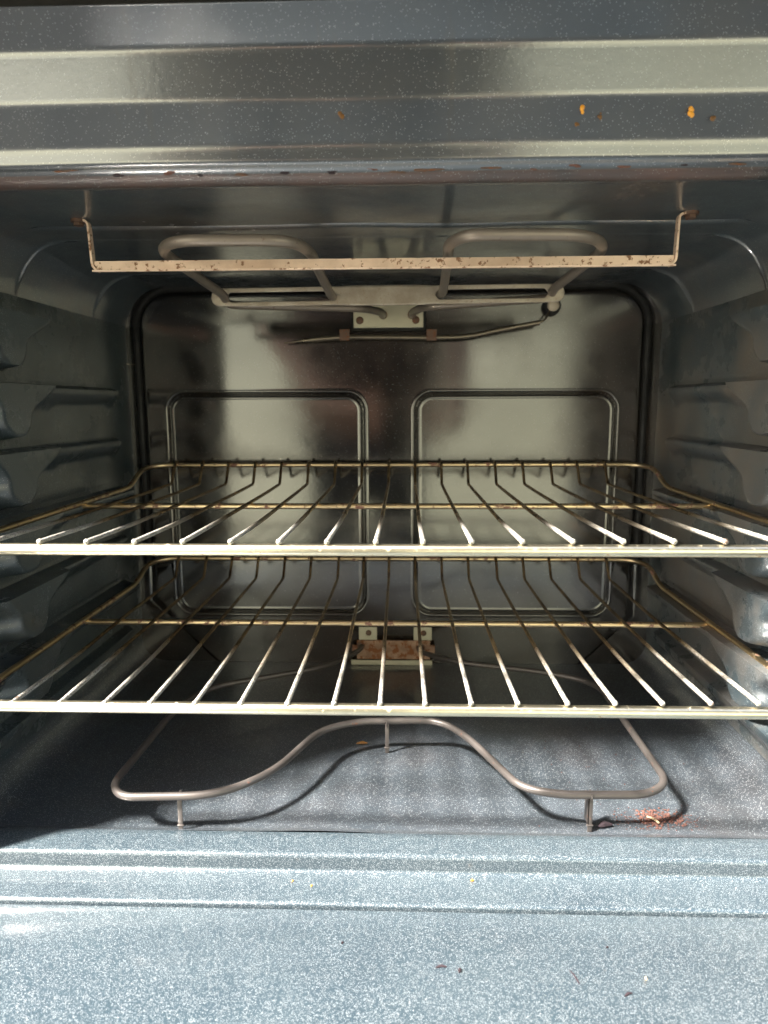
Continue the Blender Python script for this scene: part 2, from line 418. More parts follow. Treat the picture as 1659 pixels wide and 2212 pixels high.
# back panel: embossed outline with two rounded rectangles and bottom chamfers
def sd_rrect(x, z, x0, x1, z0, z1, r):
    cx_, cz_ = (x0 + x1) / 2, (z0 + z1) / 2
    qx, qz = abs(x - cx_) - (x1 - x0) / 2 + r, abs(z - cz_) - (z1 - z0) / 2 + r
    return math.hypot(max(qx, 0), max(qz, 0)) + min(max(qx, qz), 0) - r
def groove(s, w_): return math.exp(-(s / w_) ** 2)
OX0, OX1, OZ1 = -0.3235, 0.2855, 0.1345
def back_sd(x, z):
    s = sd_rrect(x, z, OX0, OX1, -0.50, OZ1, 0.042)
    return max(s, ((OX0 + 0.042 - x) - (z + 0.2890)) * 0.7071, ((x - (OX1 - 0.052)) - (z + 0.318)) * 0.7071)
def back_fn(x, z):
    s = sd_rrect(x, z, OX0, OX1, -0.50, OZ1, 0.042)
    lc = ((OX0 + 0.042 - x) - (z + 0.2890)) * 0.7071         # bottom chamfers
    s = max(s, lc, ((x - (OX1 - 0.052)) - (z + 0.318)) * 0.7071)
    d = (0.0065 * groove(s, 0.0036) + 0.008 * sm(0.0, 0.016, s)) * sm(-0.32, -0.18, z) + 0.003 * sm(0.0, 0.003, s)     # dark joint around the panel
    for (a, b) in ((-0.2900, -0.0515), (0.0135, 0.2535)):
        q = sd_rrect(x, z, a, b, -0.262, 0.0120, 0.020)
        d += 0.0032 * groove(q, 0.0017) - 0.0006 * groove(q - 0.0038, 0.0012) - 0.0006 * groove(q + 0.0038, 0.0012)
    d += 0.0012 * fbm(x, z, 3.0, 5.0)
    return d
bm = bmesh.new()
grid(bm, 560, 420, lambda u, v: Vector((XL + (XR - XL) * u, YB + back_fn(XL + (XR - XL) * u, ZF + (ZC - ZF) * v), ZF + (ZC - ZF) * v)))
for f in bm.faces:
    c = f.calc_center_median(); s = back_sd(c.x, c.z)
    if -0.0006 < s < 0.0085 and c.z > -0.20: f.material_index = 1  # black faces paint in the joint's shadow and stop reflections there
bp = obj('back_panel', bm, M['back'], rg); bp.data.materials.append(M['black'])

# side walls: rack ledges, slots and hanging scallops, as one pressed sheet each
ZS0, ZS1 = -0.300, 0.095
def wall_d(Y, Z, side):
    d = 0.0
    for k, zk in enumerate(GUIDES):
        top = zk - 0.0035
        if top - 0.024 < Z < top + 0.002:
            prof = sm(top + 0.0015, top - 0.0015, Z) if Z > top - 0.0015 else sm(top - 0.024, top - 0.004, Z)
            along = sm(0.806, 0.790, Y)
            d = max(d, 0.0225 * prof * along * (1 if zk in (GUIDES[2], GUIDES[4]) else 0.5))
        # recess line over each ledge
        zz = Z - (zk + 0.006)
        if abs(zz) < 0.012:
            d -= 0.0035 * math.exp(-(zz / 0.003) ** 2) * sm(0.80, 0.78, Y) * sm(0.60, 0.64, Y)
        # pocket panel between the ledges
        if k < len(GUIDES) - 1 or True:
            zlo = (GUIDES[k + 1] if k + 1 < len(GUIDES) else -0.322)
            q = sd_rrect(Y, Z, 0.655, 0.785, zlo + 0.012, top - 0.016, 0.014)
            d -= 0.004 * sm(0.004, -0.004, q)
    tops = [0.079] + [z for z in GUIDES]
    for k in range(len(tops) - 1):
        zt, zb = tops[k] - 0.0035, tops[k + 1] + 0.0065
        if zb - 0.004 < Z < zt + 0.001:
            t = (Z - zb) / (zt - zb)
            c_ = 0.562
            far = c_ + (0.034 + 0.046 * sm(0.45, 1.05, t))
            near_ = c_ - 0.040 - 0.02 * sm(0.5, 1.1, t)
            rnd = math.sqrt(max(0.0, 1 - (1 - min(1, max(0, t) / 0.45)) ** 2))
            a = c_ - (c_ - near_) * rnd; b = c_ + (far - c_) * rnd
            s = max(a - Y, Y - b)
            lobe = 0.024 * sm(0.006, -0.018, s) * sm(-0.02, 0.10, t)
            d = max(d, lobe)
    d += 0.018 * sm(0.520, 0.480, Y) * sm(0.0, 0.02, Z - ZS0) * 0.6
    d += 0.0009 * fbm(Y, Z, side * 7.0, 14)
    return d * sm(ZS0, ZS0 + 0.012, Z) * sm(ZS1, ZS1 - 0.008, Z)
for side, X0 in ((1, XL), (-1, XR)):
    bm = bmesh.new()
    def fn(u, v):
        Y = 0.452 + (YB + 0.012 - 0.452) * u; Z = ZS0 + (ZS1 - ZS0) * v
        return Vector((X0 + side * wall_d(Y, Z, side), Y, Z))
    grid(bm, 200, 210, fn)
    o = obj('side_wall', bm, M['liner' if side > 0 else 'liner_grimy'], rg)

# ceiling with rounded shoulders, stepped twice along its depth
RC = ZC - ZS1
def ceil_prof(n=10):
    pts = [(XL, ZS1)]
    for k in range(1, n + 1):
        a = math.pi - k / n * math.pi / 2
        pts.append((XL + RC + RC * math.cos(a), ZS1 + RC * math.sin(a)))
    for k in range(1, 40): pts.append((XL + RC + (XR - XL - 2 * RC) * k / 40, ZC))
    for k in range(0, n + 1):
        a = math.pi / 2 - k / n * math.pi / 2
        pts.append((XR - RC + RC * math.cos(a), ZS1 + RC * math.sin(a)))
    return pts
CP = ceil_prof()
def ceil_fn(u, v):
    i = min(int(round(u * (len(CP) - 1))), len(CP) - 1); x, z = CP[i]; Y = 0.462 + (YB + 0.012 - 0.462) * v
    s = 0.0035 * (sm(0.610, 0.606, Y) + sm(0.760, 0.756, Y)) * 0.12 if Z_ok(x, z) else 0
    cx_ = min(max(x, XL + RC), XR - RC); n = Vector((x - cx_, 0, z - ZS1))
    n = n.normalized() if n.length > 1e-6 else Vector((0, 0, 1))
    sh = 1.0 if (x < XL + RC * 0.98 or x > XR - RC * 0.98) and z > ZS1 + 0.006 else 0.0
    s -= 0.0022 * sh * (math.exp(-((Y - 0.612) / 0.0017) ** 2) + math.exp(-((Y - 0.762) / 0.0017) ** 2))
    p = Vector((x, Y, z)) + n * (s - 0.0035) * sm(ZS1, ZS1 + 0.02, z)
    dark = 0.0045 * math.exp(-((Y - 0.572) / 0.0035) ** 2) * sm(-0.31, -0.27, x) * sm(0.28, 0.24, x)
    p.z += dark + 0.0016 * fbm(x, Y, 2, 9) * (1 if z > ZC - 0.01 else 0)
    return p
def Z_ok(x, z): return z > ZS1 + 0.004
bm = bmesh.new(); grid(bm, len(CP) - 1, 420, ceil_fn)
obj('ceiling_liner', bm, M['ceiling'], rg)

# oven floor: shallow pan curving up into the walls
RF = ZS0 - ZF
FP = [(XL + RF - RF * math.cos(k / 10 * math.pi / 2), ZS0 - RF * math.sin(k / 10 * math.pi / 2)) for k in range(11)]
FP += [(XL + RF + (XR - XL - 2 * RF) * k / 70, ZF) for k in range(1, 70)]
FP += [(XR - RF + RF * math.sin(k / 10 * math.pi / 2), ZS0 - RF * math.cos(k / 10 * math.pi / 2)) for k in range(11)]
def floor_fn(u, v):
    i = min(int(round(u * (len(FP) - 1))), len(FP) - 1); x, z = FP[i]; Y = YF + (YB + 0.012 - YF) * v
    lift = 0.004 * sm(0.490, 0.480, Y) if z < ZF + 0.003 else 0
    return Vector((x, Y, z + lift + (0.0007 * fbm(x, Y * 0.35, 1, 22) + 0.0012 * fbm(x, Y, 4, 6)) * (1 if z < ZF + 0.01 else 0)))
bm = bmesh.new(); grid(bm, len(FP) - 1, 110, floor_fn)
obj('oven_floor', bm, M['floor'], rg)

# sill in front of the floor
ZB1 = atY(830, 1891, 0.4495).z                 # lower step of the sill
YE = atZ(830, 1955, ZB1).y
sp = [(0.4800, -0.3262), (0.4745, -0.3250), (0.4545, -0.3250), (0.4520, -0.3268), (0.4525, ZB1 + 0.0010), (0.4490, ZB1), (YE + 0.002, ZB1), (YE, ZB1 - 0.0012), (YE, ZB1 - 0.03), (0.4300, ZB1 - 0.03)]
bm = bmesh.new(); extrude_x(bm, round_prof(sp, [0, .003, .0016, .0015, .002, .0012, .0014, .001, .001, 0], 4), -0.392, 0.357, 90, 0.0003)
ds = obj('door_sill', bm, M['sill'], rg); ds.modifiers.new('wn', 'WEIGHTED_NORMAL').keep_sharp = True

# front frame above the opening: stepped, rolled profile
def fz(y): return atY(830, y, 0.44).z
fp = [(0.4690, 0.1440), (0.4675, 0.1385), (0.4600, 0.1370), (0.4545, 0.1405), (0.4520, 0.1450),
      (0.4475, fz(340) + 0.0005), (0.4470, fz(305)), (0.4345, fz(226)), (0.4335, fz(216)), (0.4332, fz(112)), (0.4180, fz(45)), (0.4170, fz(30) - 0.004), (0.425, fz(28)), (0.460, fz(28))]
bm = bmesh.new(); extrude_x(bm, round_prof(fp, 0.0034, 6), -0.392, 0.357, 110, 0.0007)
for f in bm.faces:
    c_ = f.calc_center_median()
    if c_.z < fz(355): f.material_index = 1 if c_.y < 0.4600 else 2
ff = obj('front_frame', bm, M['frame'], rg); ff.data.materials.append(M['lip']); ff.data.materials.append(M['ceiling']); ff.modifiers.new('wn', 'WEIGHTED_NORMAL').keep_sharp = True
# side stiles of the front frame
for xa, xb, ya in ((-0.392, -0.322, 0.440), (XR + 0.001, 0.357, 0.448)):
    bm = bmesh.new(); box(bm, xa, xb, ya, 0.446 if xa < 0 else 0.47, -0.3235, 0.146, 0.002)
    obj('side_frame', bm, M['frame'], rg)

# outer body and control panel
for nm, a in (('side_panel', (-0.396, -0.393, 0.44, 0.95, GR + 0.04, 0.33)), ('side_panel', (0.358, 0.361, 0.44, 0.95, GR + 0.04, 0.33)),
              ('rear_panel', (-0.393, 0.358, 0.945, 0.95, GR + 0.04, 0.33)), ('cooktop', (-0.396, 0.361, 0.40, 0.952, 0.331, 0.355)),
              ('drawer_front', (-0.392, 0.357, 0.41, 0.44, GR + 0.06, -0.410)), ('base_plinth', (-0.38, 0.345, 0.47, 0.94, GR, GR + 0.06))):
    bm = bmesh.new(); box(bm, *a, 0.001); obj(nm, bm, M['frame'], rg)
bm = bmesh.new(); extrude_x(bm, round_prof([(0.44, 0.245), (0.398, 0.236), (0.378, 0.2285), (0.366, 0.232), (0.360, 0.250), (0.372, 0.330), (0.40, 0.345)], 0.006, 5), -0.392, 0.357, 30, 0.0002)
obj('control_panel', bm, M['panel'], rg)
bm = bmesh.new(); box(bm, -0.39, 0.355, 0.428, 0.434, 0.222, 0.246, 0.0); obj('dark_gap_strip', bm, M['black'], rg)  # black strip paints in the shade of the gap under the control panel

# open door, inner face up
dr = empty('oven_door', (XC, 0.40, -0.385), None, None); dr.parent = rg; dr.location = Vector((XC, 0.40, -0.385)) - Vector(rg.location)
bm = bmesh.new(); box(bm, -0.390, 0.355, -0.06, YE - 0.0015, ZB1 - 0.0080, ZB1 - 0.0030, 0.0008)
bmesh.ops.subdivide_edges(bm, edges=bm.edges, cuts=1)
obj('inner_panel', bm, M['sill'], dr)
bm = bmesh.new(); box(bm, -0.388, 0.353, -0.055, YE - 0.003, -0.385, ZB1 - 0.0085, 0.003); obj('outer_panel', bm, M['frame'], dr)

# ------------------------------------------------------------------ bake element on the floor
ZE = -0.2985
def e(x, y, z=ZE): return atZ(x, y, z)
RE = 0.0031
pts = [Vector((-0.0535, YB + 0.004, -0.303)), Vector((-0.0560, 0.812, -0.303)), e(700, 1441), e(452, 1484), e(380, 1530), e(243, 1695), e(262, 1722), e(470, 1718), e(590, 1668), e(690, 1578), e(770, 1558), e(950, 1556), e(1010, 1592),
       e(1125, 1702), e(1210, 1717), e(1400, 1717), e(1442, 1690), e(1330, 1530), e(1290, 1475), e(1180, 1452), e(980, 1430), Vector((0.018, 0.815, -0.305)), Vector((0.018, YB + 0.004, -0.305))]
rr = [0, .012, .03, .04, .05, .022, .018, .05, .05, .035, .03, .04, .05, .05, .03, .018, .022, .05, .04, .04, .03, .012, 0]
bm = bmesh.new(); tube(bm, densify(fillet(pts, rr, 8), 0.006), RE, 14)
be = obj('bake_element', bm, M['element'], rg)
for (lx, ly, bx, by) in ((388, 1716, 391, 1793), (1278, 1716, 1277, 1797), (837, 1560, 837, 1614)):
    top = e(lx, ly); base = atZ(bx, by, ZF + 0.0005); base.x = top.x + (base.x - top.x) * 0.5; base.y = top.y
    bm = bmesh.new()
    h = top.z - RE + 0.001
    box(bm, top.x - 0.0022, top.x + 0.0014, top.y - 0.0005, top.y + 0.0005, ZF, h, 0.0002)
    if lx == 1278: box(bm, top.x - 0.0022, top.x - 0.0012, top.y - 0.0005, top.y + 0.010, ZF + 0.006, h, 0.0002)
    box(bm, top.x - 0.0030, top.x + 0.0022, top.y - 0.0010, top.y + 0.0010, ZF + 0.005, ZF + 0.0062, 0.0002)
    c = []
    for k in range(13):
        a = -0.4 + k / 12 * (math.pi * 1.25); c.append(Vector((top.x - 0.0004, top.y - (RE + 0.0006) * math.cos(a), top.z - (RE + 0.0006) * math.sin(a))))
    tube(bm, c, 0.0009, 8)
    obj('leg', bm, M['element'], be)
# rusted terminal plate with its tabs
bm = bmesh.new(); box(bm, -0.0670, 0.0380, 0.8300, 0.8325, -0.3210, -0.2965, 0.0)
bmesh.ops.bevel(bm, geom=[e_ for e_ in bm.edges if abs(e_.verts[0].co.y - e_.verts[1].co.y) > 0.001], offset=0.006, segments=4, affect='EDGES')
tp = obj('terminal_plate', bm, M['rusty'], rg, smooth=False)
for xx in (-0.0470, 0.0225):
    bm = bmesh.new(); box(bm, xx - 0.0115, xx + 0.0115, 0.8312, 0.8330, -0.2962, -0.279, 0.0004); tb = obj('tab', bm, M['block'], tp, smooth=False)
    bm = bmesh.new(); ball(bm, (xx + 0.001, 0.8305, -0.2865), 0.0038, (1, 0.4, 1)); obj('screw', bm, M['screw'], tp)
for xx, zz in ((-0.0560, -0.303), (0.0200, -0.305)):
    bm = bmesh.new(); tube(bm, [(xx, 0.834, zz), (xx, 0.8285, zz)], 0.0052, 16); obj('bushing', bm, M['screw'], tp)
bm = bmesh.new(); box(bm, -0.0690, 0.0350, 0.832, 0.835, -0.3300, -0.3235, 0.0008); obj('lower_flange', bm, M['block'], tp, smooth=False)

# ------------------------------------------------------------------ broil element and what carries it
ZB = 0.1165
def b(x, y, z=ZB): return atZ(x, y, z)
RB = 0.0042
def br(p, dz): return Vector((p.x, p.y, p.z + dz))
YP = 0.700                                # heat-shield plate
bl = [Vector((-0.026, YB + 0.004, 0.103)), Vector((-0.026, 0.800, 0.103)), Vector((-0.045, 0.735, 0.099)), Vector((-0.185, 0.722, 0.1015)), atY(487, 640, 0.690), b(345, 540), b(378, 519), b(630, 519), b(672, 545), b(684, 575), atY(716, 640, 0.690), atY(724, 642, 0.712)]
bm = bmesh.new(); tube(bm, densify(fillet(bl, [0, .02, .02, .03, .02, .03, .035, .035, .02, .01, .01, 0], 8), 0.005), RB, 14)
bel = obj('broil_element', bm, M['broil'], rg)
bl = [Vector((0.008, YB + 0.004, 0.103)), Vector((0.008, 0.800, 0.103)), Vector((0.020, 0.735, 0.100)), Vector((0.150, 0.722, 0.1055)), atY(1192, 627, 0.690), b(1310, 535), b(1275, 507), b(1010, 507), b(970, 525), b(966, 570), atY(957, 632, 0.690), atY(950, 634, 0.712)]
bm = bmesh.new(); tube(bm, densify(fillet(bl, [0, .02, .02, .03, .02, .03, .035, .035, .02, .01, .01, 0], 8), 0.005), RB, 14)
obj('broil_element', bm, M['broil'], rg)

# heat-shield plate with its two long slots
def slot_plate():
    bm = bmesh.new()
    pl, pr = atY(457, 643, YP), atY(1219, 634, YP)
    x0, x1 = pl.x, pr.x; zc0, zc1 = atY(475, 643, YP).z, atY(1200, 633, YP).z; hh = 0.0088
    s1 = (atY(492, 641, YP).x, atY(724, 641, YP).x); s2 = (atY(942, 636, YP).x, atY(1182, 632, YP).x)
    nx, nz = 260, 20
    def inside(x, z):
        zc = zc0 + (zc1 - zc0) * (x - x0) / (x1 - x0); q = z - zc
        mid = sm(s1[1], s1[1] + 0.02, x) * sm(s2[0], s2[0] - 0.02, x); H = hh + 0.0008 * mid
        return q, H
    vs = {}
    for i in range(nx + 1):
        x = x0 + (x1 - x0) * i / nx
        q, H = inside(x, 0)
        zc = zc0 + (zc1 - zc0) * i / nx
        edge = min(x - x0, x1 - x); H2 = H * math.sqrt(max(0.0, 1 - (1 - min(1, edge / hh)) ** 2)) if edge < hh else H
        H2 = max(H2, 0.0006)
        sl = 0.0
        for a, c in (s1, s2):
            if a < x < c: sl = 0.0046 * math.sqrt(max(0, 1 - (1 - min(1, min(x - a, c - x) / 0.004)) ** 2))
        for side in (1, -1):
            for j in range(6):
                z = zc + side * (sl + (H2 - sl) * j / 5)
                vs[(i, side, j)] = bm.verts.new((x, YP + 0.0006 * math.sin(i * 0.05), z))
    for i in range(nx):
        for side in (1, -1):
            for j in range(5):
                bm.faces.new((vs[(i, side, j)], vs[(i + 1, side, j)], vs[(i + 1, side, j + 1)], vs[(i, side, j + 1)]))
    bmesh.ops.remove_doubles(bm, verts=bm.verts, dist=0.0001)
    return bm
sp_ = obj('heat_shield', slot_plate(), M['galv'], rg)
so = sp_.modifiers.new('thickness', 'SOLIDIFY'); so.thickness = 0.0016

# terminal block on the back panel
bm = bmesh.new(); box(bm, -0.0610, 0.0215, 0.8290, 0.8330, 0.0890, 0.1170, 0.0008); tb = obj('terminal_block', bm, M['block'], rg, smooth=False)
bm = bmesh.new(); box(bm, -0.0640, 0.0245, 0.8331, 0.8360, 0.0855, 0.1200, 0.0008); obj('gasket', bm, M['black'], tb, smooth=False)
for xx in (-0.0535, 0.0125):
    bm = bmesh.new(); ball(bm, (xx, 0.8285, 0.0975), 0.0046, (1, 0.4, 1)); obj('screw', bm, M['screw'], tb)
for xx in (-0.026, 0.008):
    bm = bmesh.new(); tube(bm, [(xx, 0.834, 0.1035), (xx, 0.8265, 0.1035)], 0.0050, 16); obj('bushing', bm, M['screw'], tb)

# hanger bar: angle strip on two bent straps
YH = 0.545
pL, pR = atY(205, 577, YH), atY(1455, 564, YH)
bm = bmesh.new()
n = 60
ring = [(-0.0008, 0.0034), (0.0008, 0.0034), (0.0012, -0.0030), (-0.0045, -0.0036), (-0.0048, -0.0026), (-0.0008, -0.0018)]
prev = None; first = None
for i in range(n + 1):
    c = pL.lerp(pR, i / n)
    vs = [bm.verts.new((c.x, c.y + a * 1.2, c.z + q * 1.22 + 0.0002 * fbm(i * 0.3, q, 0, 3))) for a, q in ring]
    if prev:
        for k in range(6): bm.faces.new((prev[k], prev[(k + 1) % 6], vs[(k + 1) % 6], vs[k]))
    else: first = vs
    prev = vs
bm.faces.new(first[::-1]); bm.faces.new(prev)
hb = obj('hanger_bar', bm, M['bar'], rg, smooth=False)
def strap(pts, wy=0.0028, tx=0.0008):
    bm = bmesh.new(); prev = None; P = fillet(pts, 0.004, 4)
    for i, p in enumerate(P):
        t = (P[min(i + 1, len(P) - 1)] - P[max(i - 1, 0)]).normalized(); nn = Vector((0, 1, 0)).cross(t).normalized()
        vs = [bm.verts.new(p + Vector((0, a * wy, 0)) + nn * c * tx) for a, c in ((-1, -1), (1, -1), (1, 1), (-1, 1))]
        if prev:
            for k in range(4): bm.faces.new((prev[k], prev[(k + 1) % 4], vs[(k + 1) % 4], vs[k]))
        else: bm.faces.new(vs[::-1])
        prev = vs
    bm.faces.new(prev); return bm
tl, tr = atY(192, 488, YH), atY(1466, 466, YH)
zt = 0.1395
obj('strap', strap([(pL.x + 0.003, YH, pL.z - 0.0035), (pL.x - 0.001, YH, pL.z), (tl.x, YH, zt), (tl.x - 0.012, YH, zt + 0.0005)]), M['bar'], hb, smooth=False)
obj('strap', strap([(pR.x - 0.003, YH, pR.z - 0.0035), (pR.x + 0.001, YH, pR.z), (tr.x, YH, zt), (tr.x + 0.013, YH, zt + 0.0005)]), M['bar'], hb, smooth=False)
for xx in (tl.x - 0.008, tr.x + 0.009):
    bm = bmesh.new(); tube(bm, [(xx, YH, zt - 0.0005), (xx, YH, zt - 0.0035)], 0.0040, 6); tube(bm, [(xx, YH, zt + 0.004), (xx, YH, zt - 0.001)], 0.0055, 16)
    obj('screw', bm, M['screw'], hb)

# temperature probe under the terminal block
bm = bmesh.new()
pp = [atY(614, 741, 0.826), atY(680, 733, 0.824), atY(745, 728, 0.824), atY(940, 729, 0.824), atY(1010, 728, 0.824), atY(1080, 712, 0.822), atY(1165, 697, 0.820)]
pth = densify(fillet(pp, 0.02, 5), 0.006)
tube(bm, pth, 0.0028, 10, rads=[0.0006 + 0.0024 * sm(0, 0.04, (q - pth[0]).length) for q in pth])
pb = obj('temperature_probe', bm, M['probe'], rg)
bm = bmesh.new(); tube(bm, fillet([atY(1160, 698, 0.820), atY(1176, 693, 0.82), atY(1184, 678, 0.822), atY(1192, 664, 0.835)], 0.01, 5), 0.0013, 8); obj('capillary', bm, M['probe'], pb)
c = atY(1193, 662, 0.832)
bm = bmesh.new(); tube(bm, [(c.x, 0.842, c.z), (c.x, 0.828, c.z)], 0.0105, 20, rads=[0.0110, 0.0095]); obj('socket', bm, M['black'], pb)
bm = bmesh.new(); ball(bm, (c.x, 0.826, c.z + 0.0005), 0.0072, (1, 0.8, 0.95), 3); obj('bead', bm, M['ceramic'], pb)
for px in (745, 932):
    q = atY(px, 728, 0.824); bm = bmesh.new()
    box(bm, q.x - 0.006, q.x + 0.006, 0.8195, 0.8208, q.z - 0.0045, q.z + 0.0085, 0.0005)
    box(bm, q.x - 0.005, q.x + 0.005, 0.8209, 0.836, q.z + 0.0060, q.z + 0.0085, 0.0005)
    obj('clip', bm, M['screw'], pb, smooth=False)

# baked-on drips on the frame (raised, so meshes of their own)
random.seed(5)
def blob(px, py, r, mat, Y=0.4335, sq=(1, 0.3, 1.2), parent=ff, name='baked_drip', nrm=None):
    p = atY(px, py, Y); bm = bmesh.new()
    for k in range(4):
        ball(bm, (p.x + random.uniform(-1, 1) * r * 0.6, p.y + random.uniform(-.2, .2) * r, p.z + random.uniform(-1, 1) * r * 0.9), r * random.uniform(0.4, 0.8), sq, 2)
    return obj(name, bm, mat, parent)
for px, py, r, mt in ((1257, 236, .0022, 'amber'), (1494, 242, .0023, 'amber'), (1247, 268, .0018, 'brownfat'), (1296, 250, .0017, 'brownfat'), (1541, 252, .0021, 'brownfat'),
                      (737, 246, .0021, 'brownfat'), (234, 261, .0010, 'amber'), (55, 271, .0013, 'amber'), (288, 273, .0016, 'brownfat')):
    blob(px, py, r * 0.8, M[mt], Y=0.4347 + 0.012 * (py - 226) / 76)

random.seed(11)
from mathutils.bvhtree import BVHTree
ff_tree = BVHTree.FromPolygons([v.co + Vector(rg.location) for v in ff.data.vertices], [list(p.vertices) for p in ff.data.polygons])
def lip_spot(px, py, w_, h_, mat):
    d = ray(px, py).normalized(); hit = ff_tree.ray_cast(Vector((0, 0, 0)), d)[0]
    p = hit if hit is not None else atY(px, py, 0.4556)
    bm = bmesh.new()
    for k in range(5):
        ball(bm, (p.x + random.uniform(-1, 1) * w_ * .6, p.y, p.z + random.uniform(-1, 1) * h_), h_ * random.uniform(.7, 1.3), (w_ / h_ * .5, 0.5, .7), 2)
    obj('rust_spot', bm, mat, ff)
for px, py, w_, h_, mt in ((1243, 357, .0046, .0010, 'crumb'), (1352, 360, .0060, .0009, 'crumb'), (367, 372, .0050, .0011, 'crumb'), (800, 366, .0050, .0010, 'crumb'), (258, 377, .0040, .0010, 'char'), (615, 372, .0030, .0008, 'char'),
                          (925, 366, .0100, .0010, 'screw'), (860, 372, .0060, .0007, 'screw'), (430, 378, .0030, .0008, 'char'), (1600, 352, .0070, .0010, 'screw'), (150, 368, .0090, .0007, 'screw'), (1150, 366, .0030, .0006, 'crumb'),
                          (715, 372, .0040, .0008, 'char'), (520, 376, .0060, .0007, 'screw'), (1060, 362, .0070, .0008, 'screw'), (1480, 356, .0030, .0006, 'char')):
    lip_spot(px, py, w_, h_, M[mt])
bm = bmesh.new(); box(bm, *sorted((atX(270, 788, XL + 0.001).x, atX(270, 788, XL + 0.001).x + 0.0004)), *sorted((atX(274, 788, XL + .001).y, atX(295, 788, XL + .001).y)), atX(285, 788, XL + .001).z - .0007, atX(285, 788, XL + .001).z + .0007)
obj('chip_mark', bm, M['ceramic'], rg, smooth=False)

# ------------------------------------------------------------------ the racks
def make_rack(name, label, Zb, fronts, mids, backs, yfront, yrod, yrear, ybend, cornL, cornR, seed):
    rnd = random.Random(seed)
    Yf = 0.4525
    base = Vector((XC, 0.635, Zb - 0.008))
    t = empty(name, base, label, 'oven rack', 'wire racks inside the oven')
    xl, xr = -0.3165, 0.2935
    RBAR = 0.0042
    # heavy front bar
    bm = bmesh.new()
    zb_ = Zb - 0.0042
    tube(bm, densify([(xl - 0.002, Yf, zb_), (xr + 0.002, Yf, zb_)], 0.01), RBAR, 28)
    obj('front_bar', bm, M['rack_bar'], t)
    # side rails and raised rear rail, one bent rod
    rear = atY(830, yrear, 0.820)
    zr = rear.z
    cl = 0.022
    P = [(xl, Yf, Zb - 0.003), (xl, 0.772, Zb), (xl + 0.004, 0.800, zr - 0.002), (xl + cl, 0.820, zr), (xr - cl, 0.820, zr), (xr - 0.004, 0.800, zr - 0.002), (xr, 0.772, Zb), (xr, Yf, Zb - 0.003)]
    bm = bmesh.new(); tube(bm, densify(fillet(P, [0, .016, .014, .016, .016, .014, .016, 0], 6), 0.01), 0.0028, 12)
    obj('side_and_rear_rail', bm, M['rack_rod'], t)
    # cross rod under the wires
    yr = atZ(830, yrod, Zb - 0.0045).y
    bm = bmesh.new(); tube(bm, densify([(xl - 0.001, yr, Zb - 0.0047), (xr + 0.001, yr, Zb - 0.0047)], 0.012), 0.0029, 12)
    obj('cross_rod', bm, M['rack_rod'], t)
    # wires
    for k, (fx, bx) in enumerate(zip(fronts, backs)):
        rw = 0.00168
        zf = Zb + 0.0012
        a = atY(fx, yfront, Yf - 0.001)
        bpt = atZ(bx, ybend, Zb + 0.0005); bpt.y = 0.800
        rx = a.x + (bpt.x - a.x) * (yr - a.y) / (bpt.y - a.y)
        m_ = Vector((rx, yr, Zb + 0.0001))
        top = Vector((bpt.x, 0.8165, zr + 0.0030)); hook = Vector((bpt.x, 0.8225, zr + 0.0038))
        q = a.lerp(m_, 0.5); q.z -= 0.0012 + rnd.uniform(-.0006, .0006); q.x += rnd.uniform(-.0007, .0007); q2 = m_.lerp(bpt, 0.5); q2.z -= 0.0004
        path = [a, a + (m_ - a) * 0.03, q, m_, q2, bpt, top, hook]
        bm = bmesh.new()
        tube(bm, densify(fillet(path, [0, .01, .05, .05, .05, .004, .003, 0], 5), 0.004), rw, 10, jitter=0.06)
        ball(bm, (a.x, a.y - 0.0004, a.z + 0.0001), 0.00205, (1, 1, 1), 2)
        obj('wire', bm, M['wire'], t)
    return t
make_rack('oven_rack', 'upper wire rack, its thick front bar bright in the sun above the other rack', Z_TOP,
          [-20, 86, 187.5, 291, 395, 498.5, 602.5, 706.5, 812, 913.5, 1018.5, 1128, 1237, 1346, 1456, 1566, 1676], None,
          [367, 427, 485, 544, 602, 662, 721, 780, 839, 897, 955, 1013, 1074, 1135, 1197, 1256, 1317],
          1170, 1093, 1004, 1047, None, None, 1)
make_rack('oven_rack', 'lower wire rack over the curved heating element on the oven floor', Z_LOW,
          [25, 128.5, 226, 324, 421.5, 520, 621, 721.5, 821.5, 918.5, 1018, 1118, 1225.5, 1328, 1430, 1535, 1637], None,
          [378.5, 440, 496.5, 554, 612.5, 670, 730, 785, 840, 897, 954.5, 1012, 1073, 1131, 1188, 1250, 1312],
          1519, 1346, 1207, 1248, None, None, 2)

# ------------------------------------------------------------------ crumbs
def rust_pile():
    bm = bmesh.new(); r_ = random.Random(3)
    c = atZ(1405, 1770, ZF)
    for k in range(650):
        g1, g2 = r_.gauss(0, 1), r_.gauss(0, 1)
        x = c.x + g1 * 0.013 + (0.016 if k % 3 == 0 else 0); y = c.y + g2 * 0.0060 - abs(g1) * 0.001
        s = r_.uniform(0.0002, 0.0008) * (1.4 if abs(g1) < 0.7 else 0.8)
        ball(bm, (x, y, ZF + 0.0006 + s * 0.4), s, (r_.uniform(.6, 1.5), r_.uniform(.6, 1.4), 0.6), 1)
    for k in range(60):                       # flakes spread over the lit floor
        p = atZ(r_.uniform(1150, 1500), r_.uniform(1560, 1790), ZF); s = r_.uniform(0.0002, 0.0007)
        ball(bm, (p.x, p.y, p.z + 0.001), s, (1, 1, 0.6), 1)
    return bm
tag(obj('rust_crumbs', rust_pile(), M['crumb']), 'reddish rust crumbs scattered on the oven floor by the right element leg', 'crumbs', kind='stuff')
p0, p1 = atZ(1398, 1764, ZF + 0.0022), atZ(1424, 1778, ZF + 0.0022)
